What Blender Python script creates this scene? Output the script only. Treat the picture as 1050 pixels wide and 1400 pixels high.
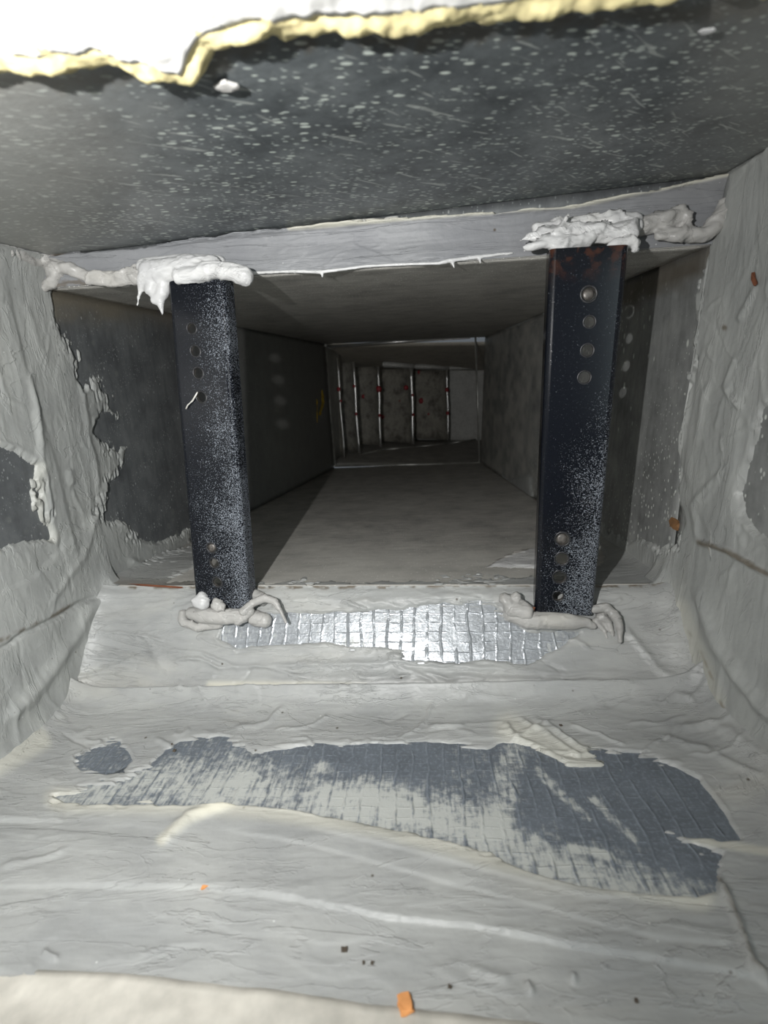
import bpy, bmesh, math, random
import numpy as np
from mathutils import Vector, Matrix
random.seed(7)
for o in list(bpy.data.objects): bpy.data.objects.remove(o)
scn = bpy.context.scene
COL = scn.collection

# ------------------------------------------------------------------ camera
F = 680.0                                    # focal length in pixels of the 1050x1400 frame
TH = math.atan(160 / F)                      # pitched down
PS = math.atan(45 / F * math.cos(TH))        # turned a little to the left of the duct axis
FW = np.array([-math.sin(PS) * math.cos(TH), math.cos(PS) * math.cos(TH), -math.sin(TH)])
RT = np.array([math.cos(PS), math.sin(PS), 0.0])
UP = np.cross(RT, FW)
cam = bpy.data.cameras.new('camera'); camo = bpy.data.objects.new('camera', cam); COL.objects.link(camo)
camo.matrix_world = Matrix(((RT[0], UP[0], -FW[0], 0), (RT[1], UP[1], -FW[1], 0), (RT[2], UP[2], -FW[2], 0), (0, 0, 0, 1)))
cam.sensor_fit = 'VERTICAL'; cam.sensor_height = 24; cam.lens = F / 1400 * 24
cam.clip_start = 0.005; cam.clip_end = 50
cam.dof.use_dof = True; cam.dof.focus_distance = 0.38; cam.dof.aperture_fstop = 7.0
scn.camera = camo
# ------------------------------------------------------------------ world, flash, exposure
w = bpy.data.worlds.new('world'); scn.world = w; w.use_nodes = True
w.node_tree.nodes['Background'].inputs[0].default_value = (0.80, 0.90, 1.0, 1)
w.node_tree.nodes['Background'].inputs[1].default_value = 0.13
fl = bpy.data.lights.new('phone_flash', 'SPOT'); flo = bpy.data.objects.new('phone_flash', fl); COL.objects.link(flo)
flo.location = (-0.086, -0.015, 0.030); fl.energy = 7.0; fl.spot_size = math.radians(168); fl.spot_blend = 1.0; flo.rotation_euler = (math.radians(90 - 6), 0, math.radians(15)); fl.color = (1.0, 0.995, 0.985); fl.shadow_soft_size = 0.0025
# added cool fill lamp behind the camera's right, brightens the left wall; invented source
dl = bpy.data.lights.new('cool_fill', 'AREA'); dlo = bpy.data.objects.new('cool_fill', dl); COL.objects.link(dlo)
dlo.location = (0.34, -0.50, 0.06); dl.shape = 'RECTANGLE'; dl.size = .30; dl.size_y = .45; dl.energy = 1.1; dl.specular_factor = .15; dl.color = (.82, .97, 1.0)
dlo.rotation_euler = (Vector((-.24, .25, -.06)) - Vector(dlo.location)).to_track_quat('-Z', 'Y').to_euler()
scn.view_settings.view_transform = 'Standard'; scn.view_settings.look = 'None'
scn.view_settings.gamma = 1; scn.view_settings.use_curve_mapping = False; scn.view_settings.exposure = 0.0

# ------------------------------------------------------------------ geometry helpers
def ray(px, py): return FW + RT * (px - 525) / F + UP * (700 - py) / F
def U(px, py, Y):
    d = ray(px, py); return d * (Y / d[1])
def project(P):
    d = np.maximum(P @ FW, 1e-3); return 525 + F * (P @ RT) / d, 700 - F * (P @ UP) / d
class Plane:
    def __init__(s, a, b, c, toward=(0, .2, -.03)):
        s.p = np.array(a); n = np.cross(np.array(b) - s.p, np.array(c) - s.p); n /= np.linalg.norm(n)
        if n @ (np.array(toward) - s.p) < 0: n = -n
        s.n = n
    def hit(s, px, py, lift=0.0):
        d = ray(px, py); return d * ((s.p @ s.n + lift) / (d @ s.n))
    def solve(s, axis, **k):                     # the missing coordinate
        v = np.array([k.get('x', 0), k.get('y', 0), k.get('z', 0)], dtype=float)
        v[axis] = (s.p @ s.n - v @ s.n) / s.n[axis]; return v
def meet(p1, p2, Y):                             # point of two planes at a given Y
    A = np.array([[p1.n[0], p1.n[2]], [p2.n[0], p2.n[2]]])
    b = np.array([p1.p @ p1.n - p1.n[1] * Y, p2.p @ p2.n - p2.n[1] * Y])
    x, z = np.linalg.solve(A, b); return np.array([x, Y, z])

def tagit(o, label=None, cat=None, group=None, kind=None):
    if label: o['label'] = label
    if cat: o['category'] = cat
    if group: o['group'] = group
    if kind: o['kind'] = kind
    return o
def empty(name, loc, label, cat, group=None):
    o = bpy.data.objects.new(name, None); COL.objects.link(o); o.location = loc; o.empty_display_size = .01
    return tagit(o, label, cat, group)
def link(name, me, mat, parent=None, smooth=True):
    if mat and not me.materials: me.materials.append(mat)
    if smooth: me.polygons.foreach_set('use_smooth', [True] * len(me.polygons))
    o = bpy.data.objects.new(name, me); COL.objects.link(o)
    if parent:
        o.parent = parent; o.matrix_parent_inverse = Matrix.Translation(parent.location).inverted()
    return o
def bmobj(name, bm, mat, parent=None, smooth=True):
    bmesh.ops.recalc_face_normals(bm, faces=bm.faces)
    me = bpy.data.meshes.new(name); bm.to_mesh(me); bm.free(); return link(name, me, mat, parent, smooth)

# value noise on arbitrary coordinates
_rng = np.random.default_rng(11); _T = _rng.random((256, 256))
def vn(x, y):
    xi = np.floor(x).astype(int); yi = np.floor(y).astype(int); fx = x - xi; fy = y - yi
    fx = fx * fx * fx * (fx * (fx * 6 - 15) + 10); fy = fy * fy * fy * (fy * (fy * 6 - 15) + 10)
    a = _T[xi & 255, yi & 255]; b = _T[(xi + 1) & 255, yi & 255]; c = _T[xi & 255, (yi + 1) & 255]; d = _T[(xi + 1) & 255, (yi + 1) & 255]
    return (a * (1 - fx) + b * fx) * (1 - fy) + (c * (1 - fx) + d * fx) * fy - .5
def fbm(x, y, o=4):
    s = 0; a = 1
    for i in range(o): s = s + a * vn(x + 17.3 * i, y + 9.1 * i); x = x * 2.03; y = y * 2.03; a *= .5
    return s
def ss(a, b, x):
    t = np.clip((x - a) / (b - a), 0, 1); return t * t * (3 - 2 * t)
def segdist(px, py, poly, closed=False):
    """distance to a polyline, its side sign, and the fraction along it"""
    P = np.array(poly, float); n = len(P); best = np.full(px.shape, 1e9); side = np.zeros(px.shape); frac = np.zeros(px.shape)
    m = n if closed else n - 1
    for i in range(m):
        a = P[i]; b = P[(i + 1) % n]; e = b - a; L = e @ e + 1e-9
        t = np.clip(((px - a[0]) * e[0] + (py - a[1]) * e[1]) / L, 0, 1)
        dx = px - a[0] - t * e[0]; dy = py - a[1] - t * e[1]; d = np.hypot(dx, dy)
        k = d < best; best = np.where(k, d, best); side = np.where(k, np.sign(e[0] * dy - e[1] * dx), side); frac = np.where(k, (i + t) / m, frac)
    return best, side, frac
def polysd(px, py, poly):
    d, _, _ = segdist(px, py, poly, True); P = np.array(poly, float); ins = np.zeros(px.shape, bool)
    j = len(P) - 1
    for i in range(len(P)):
        xi, yi = P[i]; xj, yj = P[j]
        ins ^= ((yi > py) != (yj > py)) & (px < (xj - xi) * (py - yi) / (yj - yi + 1e-12) + xi); j = i
    return np.where(ins, d, -d)
def gridmesh(name, V, keep=None, uv=None, attrs=None):
    n, m = V.shape[:2]; idx = np.arange(n * m).reshape(n, m)
    q = np.stack([idx[:-1, :-1], idx[1:, :-1], idx[1:, 1:], idx[:-1, 1:]], -1).reshape(-1, 4)
    if keep is not None:
        k = keep.reshape(-1); q = q[k[q].any(1)]
    used = np.unique(q); remap = np.full(n * m, -1); remap[used] = np.arange(len(used)); q = remap[q]
    co = V.reshape(-1, 3)[used]
    me = bpy.data.meshes.new(name); me.vertices.add(len(co)); me.vertices.foreach_set('co', co.astype(np.float32).ravel())
    me.loops.add(q.size); me.loops.foreach_set('vertex_index', q.ravel().astype(np.int32))
    me.polygons.add(len(q)); me.polygons.foreach_set('loop_start', np.arange(0, q.size, 4, dtype=np.int32))
    me.polygons.foreach_set('loop_total', np.full(len(q), 4, dtype=np.int32))
    if uv is not None:
        u = uv.reshape(-1, 2)[used]; l = me.uv_layers.new(name='UVMap'); l.data.foreach_set('uv', u[q.ravel()].astype(np.float32).ravel())
    for k, a in (attrs or {}).items():
        at = me.attributes.new(k, 'FLOAT', 'POINT'); at.data.foreach_set('value', a.reshape(-1)[used].astype(np.float32))
    me.update(calc_edges=True); me.validate(); return me
def normals(V, toward):
    n = np.cross(np.gradient(V, axis=0), np.gradient(V, axis=1)); n /= np.linalg.norm(n, axis=-1, keepdims=True) + 1e-12
    s = np.sign(((np.array(toward) - V) * n).sum(-1, keepdims=True)); return n * s
INSIDE = (0.0, .22, -.03)

# ------------------------------------------------------------------ materials
def mat(name):
    m = bpy.data.materials.new(name); m.use_nodes = True; nt = m.node_tree; return m, nt, nt.nodes['Principled BSDF']
def N(nt, t, **k):
    n = nt.nodes.new(t)
    for a, b in k.items(): setattr(n, a, b)
    return n
def ramp(nt, fac, stops):
    r = N(nt, 'ShaderNodeValToRGB'); el = r.color_ramp.elements
    while len(el) < len(stops): el.new(.5)
    for e, (p, c) in zip(el, stops): e.position = p; e.color = (*c, 1) if len(c) == 3 else c
    nt.links.new(fac, r.inputs[0]); return r.outputs[0]
def g(v): return (v, v, v)
def coords(nt, scale=(1, 1, 1), rot=(0, 0, 0), src='Object'):
    tc = N(nt, 'ShaderNodeTexCoord'); mp = N(nt, 'ShaderNodeMapping'); mp.inputs['Scale'].default_value = scale; mp.inputs['Rotation'].default_value = rot
    nt.links.new(tc.outputs[src], mp.inputs[0])
    if any(rot):
        m0 = N(nt, 'ShaderNodeMapping'); m0.inputs['Rotation'].default_value = rot; mp.inputs['Rotation'].default_value = (0, 0, 0)
        nt.links.new(tc.outputs[src], m0.inputs[0]); nt.links.new(m0.outputs[0], mp.inputs[0])
    return mp.outputs[0]
def noise(nt, vec, s, d=4, r=.55, dist=0):
    n = N(nt, 'ShaderNodeTexNoise'); n.inputs['Scale'].default_value = s; n.inputs['Detail'].default_value = d; n.inputs['Roughness'].default_value = r; n.inputs['Distortion'].default_value = dist
    nt.links.new(vec, n.inputs['Vector']); return n.outputs['Fac']
def mixc(nt, f, a, b):
    m = N(nt, 'ShaderNodeMix', data_type='RGBA')
    for s, v in ((m.inputs[0], f), (m.inputs[6], a), (m.inputs[7], b)):
        if isinstance(v, (float, int)): s.default_value = v
        elif isinstance(v, tuple): s.default_value = (*v, 1)
        else: nt.links.new(v, s)
    return m.outputs[2]
def math_(nt, op, a, b=0.0, c=None):
    m = N(nt, 'ShaderNodeMath', operation=op)
    for s, v in zip(m.inputs, (a, b, c)):
        if v is None: continue
        if isinstance(v, (float, int)): s.default_value = v
        else: nt.links.new(v, s)
    return m.outputs[0]
def bump(nt, bsdf, h, dist, strength=1.0, prev=None):
    b = N(nt, 'ShaderNodeBump'); b.inputs['Distance'].default_value = dist; b.inputs['Strength'].default_value = strength
    nt.links.new(h, b.inputs['Height'])
    if prev: nt.links.new(prev, b.inputs['Normal'])
    nt.links.new(b.outputs[0], bsdf.inputs['Normal']); return b.outputs[0]
def flecks(nt, vec, scale, lo, hi):
    """mask of scattered small spots of uneven size"""
    v = N(nt, 'ShaderNodeTexVoronoi'); v.inputs['Scale'].default_value = scale; nt.links.new(vec, v.inputs['Vector'])
    sp = N(nt, 'ShaderNodeSeparateColor'); nt.links.new(v.outputs['Color'], sp.inputs[0])
    size = math_(nt, 'MULTIPLY_ADD', sp.outputs[0], hi - lo, lo)
    return ramp(nt, math_(nt, 'SUBTRACT', size, v.outputs['Distance']), [(0, g(0)), (.10, g(1))])
def attr(nt, name):
    a = N(nt, 'ShaderNodeAttribute', attribute_name=name); return a.outputs['Fac']

def sealant_mat(name, base, dark, cream, streak=(1, 1, 1), rough=.42):
    m, nt, b = mat(name); v = coords(nt); vs = coords(nt, streak)
    n1 = noise(nt, v, 22, 5); c = ramp(nt, n1, [(.32, dark), (.62, base)])
    n2 = noise(nt, vs, 14, 5, .6, .6); c = mixc(nt, ramp(nt, n2, [(.52, g(0)), (.72, g(.75))]), c, cream)
    n3 = noise(nt, vs, 90, 3, .6); c = mixc(nt, ramp(nt, n3, [(.35, g(.22)), (.6, g(0))]), c, tuple(x * .55 for x in dark))
    sp = flecks(nt, v, 130, -.55, .16); c = mixc(nt, sp, c, (.07, .055, .04))
    lf = flecks(nt, v, 170, -.4, .12); c = mixc(nt, lf, c, (.75, .76, .74))
    d = attr(nt, 'dirt_shade'); c = mixc(nt, d, c, (.10, .075, .045))
    sc = attr(nt, 'pale'); c = mixc(nt, sc, c, (.62, .60, .50))
    nt.links.new(c, b.inputs['Base Color']); b.inputs['Roughness'].default_value = rough; b.inputs['Specular IOR Level'].default_value = .35
    n4 = noise(nt, vs, 26, 7, .62, .9); n5 = noise(nt, vs, 52, 5, .6, .5)
    l1 = ramp(nt, n4, [(.455, g(0)), (.462, g(1)), (.485, g(0))]); l2 = ramp(nt, n5, [(.53, g(0)), (.54, g(1)), (.56, g(.35))]); l3 = ramp(nt, n4, [(.56, g(0)), (.568, g(1))])
    gate = ramp(nt, noise(nt, v, 16, 3), [(.48, g(0)), (.60, g(1))])
    h = math_(nt, 'ADD', math_(nt, 'MULTIPLY', math_(nt, 'MULTIPLY', l1, gate), .7), math_(nt, 'MULTIPLY', l2, .3)); h = math_(nt, 'MULTIPLY_ADD', l3, .5, h)
    p = bump(nt, b, n3, .0012, .7); p = bump(nt, b, h, .0007, .75, p); bump(nt, b, noise(nt, v, 260, 3), .0004, .6, p)
    return m
M = {}
M['sealant_h'] = sealant_mat('sealant_h', (.37, .375, .362), (.295, .302, .297), (.44, .43, .385), (.22, 1, 1))
M['sealant_v'] = sealant_mat('sealant_v', (.36, .368, .352), (.295, .303, .293), (.42, .42, .38), (1, .8, .22))
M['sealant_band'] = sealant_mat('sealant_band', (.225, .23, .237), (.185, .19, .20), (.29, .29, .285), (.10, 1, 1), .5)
M['sealant_white'] = sealant_mat('sealant_white', (.62, .62, .61), (.50, .50, .50), (.64, .63, .59), (.5, 1, 1), .35)
M['sealant_grey'] = sealant_mat('sealant_grey', (.43, .42, .40), (.33, .325, .31), (.48, .46, .41), (.6, 1, 1), .36)

def metal(name, base, hi, lo, metallic=.45, rough=.5, fleck=None, brush=(1, 1, 1), grime=None, scratch=False):
    m, nt, b = mat(name); v = coords(nt); vb = coords(nt, brush)
    n = noise(nt, v, 30, 6, .65); c = ramp(nt, n, [(.3, lo), (.5, base), (.75, hi)])
    n2 = noise(nt, vb, 160, 3, .6); c = mixc(nt, ramp(nt, n2, [(.3, g(.35)), (.55, g(0))]), c, tuple(x * .5 for x in lo))
    if fleck:
        for sc, l, h, col, st, rot in fleck:
            vf = coords(nt, st, rot); f = flecks(nt, vf, sc, l, h)
            f2 = math_(nt, 'MULTIPLY', f, ramp(nt, noise(nt, v, 9, 3), [(.35, g(.35)), (.6, g(1))]))
            c = mixc(nt, f2, c, col)
    if scratch:
        for rz in (-.85, -.62):
            vv = coords(nt, (8, 240, 240), (0, 0, rz)); s = noise(nt, vv, 1.6, 2, .5)
            c = mixc(nt, ramp(nt, s, [(.67, g(0)), (.71, g(.6))]), c, (.5, .53, .5))
    c = mixc(nt, attr(nt, 'dirt_shade'), c, grime or (.075, .055, .03))
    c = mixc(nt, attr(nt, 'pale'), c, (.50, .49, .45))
    nt.links.new(c, b.inputs['Base Color']); b.inputs['Metallic'].default_value = metallic; b.inputs['Roughness'].default_value = rough
    bump(nt, b, noise(nt, v, 300, 3), .0003, .5)
    return m
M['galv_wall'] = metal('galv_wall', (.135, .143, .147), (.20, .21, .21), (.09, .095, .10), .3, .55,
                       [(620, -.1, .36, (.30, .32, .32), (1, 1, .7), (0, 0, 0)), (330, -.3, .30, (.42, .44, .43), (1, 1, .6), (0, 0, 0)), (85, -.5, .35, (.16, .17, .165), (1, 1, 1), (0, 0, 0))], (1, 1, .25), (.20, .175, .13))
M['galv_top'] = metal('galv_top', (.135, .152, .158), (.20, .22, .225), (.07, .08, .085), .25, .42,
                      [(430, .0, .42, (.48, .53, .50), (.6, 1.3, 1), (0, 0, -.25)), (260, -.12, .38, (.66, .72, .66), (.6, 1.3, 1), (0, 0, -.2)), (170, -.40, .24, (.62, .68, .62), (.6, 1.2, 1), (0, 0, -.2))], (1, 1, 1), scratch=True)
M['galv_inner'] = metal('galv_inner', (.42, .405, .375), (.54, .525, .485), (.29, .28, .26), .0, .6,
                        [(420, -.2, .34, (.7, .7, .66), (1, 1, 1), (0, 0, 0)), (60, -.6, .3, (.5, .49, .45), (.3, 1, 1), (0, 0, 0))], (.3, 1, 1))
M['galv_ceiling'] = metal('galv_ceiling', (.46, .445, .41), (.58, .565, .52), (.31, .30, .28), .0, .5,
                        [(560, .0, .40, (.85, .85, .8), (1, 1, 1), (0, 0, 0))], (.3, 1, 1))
M['galv_elbow'] = metal('galv_elbow', (.70, .65, .56), (.76, .71, .62), (.55, .51, .44), .0, .6)
M['vane_plate'] = metal('vane_plate', (.38, .36, .31), (.52, .50, .43), (.12, .11, .095), .0, .6)
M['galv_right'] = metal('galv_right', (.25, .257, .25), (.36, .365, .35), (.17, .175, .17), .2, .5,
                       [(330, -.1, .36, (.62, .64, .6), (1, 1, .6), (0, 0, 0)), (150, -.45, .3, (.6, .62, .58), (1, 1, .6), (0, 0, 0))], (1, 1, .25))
M['outer_panel'] = metal('outer_panel', (.62, .62, .59), (.70, .70, .66), (.5, .5, .47), .0, .6)
def plain(name, col, rough=.5, metallic=0.0, var=.25, ns=120):
    m, nt, b = mat(name); n = noise(nt, coords(nt), ns, 4); c = ramp(nt, n, [(.3, tuple(x * (1 - var) for x in col)), (.7, tuple(min(1, x * (1 + var)) for x in col))])
    nt.links.new(c, b.inputs['Base Color']); b.inputs['Roughness'].default_value = rough; b.inputs['Metallic'].default_value = metallic
    bump(nt, b, n, .0004, .5); return m
M['bright_edge'] = plain('bright_edge', (.95, .94, .90), .33, .9, .1)
M['rail'] = plain('rail', (.75, .75, .70), .38, .8, .35, 25)
M['red_paint'] = plain('red_paint', (.35, .02, .03), .5)
M['dark_spot'] = plain('dark_spot', (.015, .014, .012), .7)
M['orange'] = plain('orange', (.62, .27, .09), .8)
M['brown'] = plain('brown', (.20, .10, .04), .8)
M['rust'] = plain('rust', (.15, .05, .022), .85)
M['grit'] = plain('grit', (.07, .055, .04), .9)
M['yellow'] = plain('yellow', (.80, .68, .36), .95, 0, .3, 160)
M['facing'] = plain('facing', (.88, .87, .84), .9, 0, .08, 60)
M['board'] = plain('board', (.46, .44, .39), .9, 0, .2, 80)
M['burr'] = plain('burr', (.65, .63, .58), .4, .3)
# foil: bright, with the raised squares of the scrim, 'smear' lays thin sealant over it
def foil(name, col, rough, metallic, cell):
    m, nt, b = mat(name); tc = N(nt, 'ShaderNodeTexCoord'); sx = N(nt, 'ShaderNodeSeparateXYZ'); nt.links.new(tc.outputs['UV'], sx.inputs[0])
    wob = noise(nt, tc.outputs['UV'], 30, 3)
    def line(o, per, wd):
        t = math_(nt, 'FRACT', math_(nt, 'DIVIDE', math_(nt, 'MULTIPLY_ADD', wob, per * .9, o), per))
        t = math_(nt, 'ABSOLUTE', math_(nt, 'SUBTRACT', t, .5)); return ramp(nt, t, [(0, g(1)), (wd, g(0))])
    lx = line(sx.outputs[0], cell, .12); ly = line(sx.outputs[1], cell * .72, .08)
    brk = ramp(nt, noise(nt, tc.outputs['UV'], 90, 3), [(.40, g(.05)), (.62, g(1))])
    ln = math_(nt, 'MULTIPLY', math_(nt, 'MAXIMUM', lx, math_(nt, 'MULTIPLY', ly, .3)), brk)
    n = noise(nt, tc.outputs['UV'], 60, 5, .7); n5 = noise(nt, tc.outputs['UV'], 500, 3, .6)
    c = ramp(nt, n, [(.3, tuple(x * .7 for x in col)), (.7, col)])
    c = mixc(nt, ramp(nt, n5, [(.5, g(0)), (.66, g(.5))]), c, tuple(min(1, x * 1.5) for x in col))
    c = mixc(nt, math_(nt, 'MULTIPLY', ln, .35), c, tuple(min(1, x * 1.9) for x in col))
    sm = attr(nt, 'smear')
    mp = N(nt, 'ShaderNodeMapping'); mp.inputs['Scale'].default_value = (190, 260, 1); mp.inputs['Rotation'].default_value = (0, 0, 0); nt.links.new(tc.outputs['UV'], mp.inputs[0])
    sn = noise(nt, mp.outputs[0], 1, 4, .7)
    mp2 = N(nt, 'ShaderNodeMapping'); mp2.inputs['Scale'].default_value = (520, 70, 1); nt.links.new(tc.outputs['UV'], mp2.inputs[0])
    sn = math_(nt, 'MULTIPLY_ADD', noise(nt, mp2.outputs[0], 1, 4, .7), .6, math_(nt, 'MULTIPLY', sn, .6))
    smk = ramp(nt, math_(nt, 'ADD', sm, math_(nt, 'SUBTRACT', math_(nt, 'ADD', math_(nt, 'MULTIPLY', sn, 2.4), math_(nt, 'MULTIPLY', ln, -.35)), 1.44)), [(.30, g(0)), (.75, g(.88))])
    c = mixc(nt, smk, c, (.45, .46, .43))
    nt.links.new(c, b.inputs['Base Color'])
    nt.links.new(mixc(nt, smk, g(metallic), g(0.0)), b.inputs['Metallic']); nt.links.new(mixc(nt, smk, g(rough), g(.6)), b.inputs['Roughness'])
    p = bump(nt, b, ln, .0008, .9); bump(nt, b, n5, .0003, .6, p); return m
M['foil_bright'] = foil('foil_bright', (.36, .38, .40), .34, .5, .0095)
M['foil_dull'] = foil('foil_dull', (.19, .215, .245), .42, .35, .0085)
# black lacquered bar with settled pale dust; heavier towards one edge and the foot
def bar_mat():
    m, nt, b = mat('black_lacquer'); v = coords(nt)
    tc = N(nt, 'ShaderNodeTexCoord'); sx = N(nt, 'ShaderNodeSeparateXYZ'); nt.links.new(tc.outputs['UV'], sx.inputs[0])
    d = attr(nt, 'dustbase')
    d = math_(nt, 'ADD', d, math_(nt, 'MULTIPLY', noise(nt, v, 28, 4), .9))
    d = ramp(nt, d, [(.26, g(0)), (.86, g(1))])
    f1 = noise(nt, v, 1400, 2, .6); f2 = flecks(nt, v, 900, -.3, .34)
    th = math_(nt, 'MULTIPLY_ADD', d, -.22, .70)
    f = ramp(nt, math_(nt, 'SUBTRACT', f1, th), [(0, g(0)), (.05, g(.8))])
    f = math_(nt, 'MAXIMUM', f, math_(nt, 'MULTIPLY', f2, math_(nt, 'MULTIPLY_ADD', d, .55, .05)))
    c = mixc(nt, f, (.004, .005, .008), (.20, .22, .25))
    rs = math_(nt, 'MULTIPLY', attr(nt, 'rusty'), ramp(nt, noise(nt, v, 180, 4), [(.45, g(0)), (.6, g(1))])); c = mixc(nt, rs, c, (.06, .022, .012))
    nt.links.new(c, b.inputs['Base Color']); nt.links.new(mixc(nt, f, g(.17), g(.8)), b.inputs['Roughness'])
    b.inputs['Specular IOR Level'].default_value = .38
    bump(nt, b, f, .0003, .6); return m
M['bar'] = bar_mat()
M['screw'] = plain('screw', (.12, .11, .10), .4, .3, .5, 400)
M['rim'] = plain('rim', (.03, .03, .032), .35, .3, .5, 500)

# ------------------------------------------------------------------ the duct's planes
YL, YR, YF = .36, .335, 1.3
A, A2 = U(140, 802, YL), U(915, 800, YR)
B, B2 = U(457, 638, YF), U(657, 634, YF)
D, D2 = U(60, 395, YL), U(975, 335, YR)
E, E2 = U(76, 350, YL), U(988, 240, YR)
WL = Plane(A, B, D); WR = Plane(A2, B2, D2)
FI = Plane(A, A2, (B + B2) / 2); CI = Plane(D, D2, U(547, 466, YF))
KL, KR = meet(WL, Plane(U(100, 955, .315), U(960, 945, .290), U(525, 1400, .12)), .315), None
NF = Plane(U(100, 955, .315), U(960, 945, .290), U(525, 1400, .12))
KR = meet(WR, NF, .290)
NL, NR = meet(WL, NF, .06), meet(WR, NF, .06)
NC = Plane(E, E2, U(525, 60, .168))
TL, TR = meet(WL, NC, .162), meet(WR, NC, .150)
ST = Plane(A, A2, KL)
def lerp(a, b, t): return a * (1 - t) + b * t
def bil(a, b, c, d, nu, nv):          # a-b along u at v=0, d-c at v=1
    u = np.linspace(0, 1, nu)[:, None, None]; v = np.linspace(0, 1, nv)[None, :, None]
    return lerp(lerp(a, b, u), lerp(d, c, u), v)
def sheet(name, a, b, c, d, m, nu=30, nv=30, label=None, dirt_shade=None, pale=None, kind='structure', warp=0.0, back=.0012):
    V = bil(a, b, c, d, nu, nv); n = normals(V, INSIDE if np.mean([a[1], c[1]]) < 1.2 else (0, 1.9, 0))
    px, py = project(V)
    V = V + n * (warp * fbm(V[..., 0:1] * 12 + 3, V[..., 1:2] * 9 + V[..., 2:3] * 9, 3))
    at = {'dirt_shade': dirt_shade(px, py, V) if dirt_shade else np.zeros(px.shape), 'pale': pale(px, py, V) if pale else np.zeros(px.shape)}
    me = gridmesh(name, V, attrs=at); o = link(name, me, m)
    so = o.modifiers.new('gauge', 'SOLIDIFY'); so.thickness = back; so.offset = 0
    # thicken away from the duct's inside
    dp = (np.array(me.polygons[0].normal) @ n[0, 0]); so.offset = -1 if dp > 0 else 1
    if kind: o['kind'] = kind
    if label: o['label'] = label
    return o
Z_ = np.array([0, 0, 1.0])
def wallpt(W, y, z): return W.solve(0, y=y, z=z)
# near boot
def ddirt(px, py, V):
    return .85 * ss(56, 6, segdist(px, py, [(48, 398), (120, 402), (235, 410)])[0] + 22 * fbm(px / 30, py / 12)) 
def dpale_l(px, py, V): return .18 * ss(-30, 30, fbm(px / 60, py / 60) * 60)
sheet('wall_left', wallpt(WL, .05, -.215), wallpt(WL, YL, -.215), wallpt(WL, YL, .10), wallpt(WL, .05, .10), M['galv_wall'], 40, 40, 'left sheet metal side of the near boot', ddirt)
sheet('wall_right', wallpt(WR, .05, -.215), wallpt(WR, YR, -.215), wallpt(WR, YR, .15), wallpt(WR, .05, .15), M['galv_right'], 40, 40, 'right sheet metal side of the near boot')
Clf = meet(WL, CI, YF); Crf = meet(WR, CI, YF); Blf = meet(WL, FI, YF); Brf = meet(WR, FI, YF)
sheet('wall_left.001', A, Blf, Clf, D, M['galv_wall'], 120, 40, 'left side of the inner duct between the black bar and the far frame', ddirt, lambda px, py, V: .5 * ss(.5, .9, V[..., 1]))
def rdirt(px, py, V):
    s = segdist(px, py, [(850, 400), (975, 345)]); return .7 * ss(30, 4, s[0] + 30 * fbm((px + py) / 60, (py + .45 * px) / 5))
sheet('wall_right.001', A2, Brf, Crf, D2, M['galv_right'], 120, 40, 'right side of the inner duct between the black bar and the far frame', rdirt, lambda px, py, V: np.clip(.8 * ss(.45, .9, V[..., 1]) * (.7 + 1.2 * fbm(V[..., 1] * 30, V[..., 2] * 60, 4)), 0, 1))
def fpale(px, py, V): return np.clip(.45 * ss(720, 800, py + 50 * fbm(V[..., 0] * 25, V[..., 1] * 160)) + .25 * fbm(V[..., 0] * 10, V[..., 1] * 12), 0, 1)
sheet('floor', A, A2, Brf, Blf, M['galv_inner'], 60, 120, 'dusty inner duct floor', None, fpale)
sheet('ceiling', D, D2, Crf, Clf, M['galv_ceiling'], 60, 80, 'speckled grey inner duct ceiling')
sheet('floor.001', KL, KR, NR, NL, M['galv_wall'], 30, 30, 'near floor of the boot under the sealant')
sheet('trim_1', A, A2, KR, KL, M['galv_wall'], 30, 10, 'sloping step between the two floors')
sheet('trim_2', D, D2, E2, E, M['galv_wall'], 30, 8, 'header strip between the two ceilings')
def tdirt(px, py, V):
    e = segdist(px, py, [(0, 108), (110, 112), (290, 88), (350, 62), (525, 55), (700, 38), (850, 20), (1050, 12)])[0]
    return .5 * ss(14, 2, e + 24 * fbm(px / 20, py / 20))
def tpale(px, py, V):
    return np.clip(.55 * ss(330, -50, px + 90 * fbm(px / 120, py / 120)) + .30 * ss(880, 1060, px + 60 * fbm(px / 90, py / 60)), 0, .6)
sheet('ceiling.001', E, E2, TR, TL, M['galv_top'], 200, 70, 'speckled galvanised plate over the near boot', tdirt, tpale)

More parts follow.
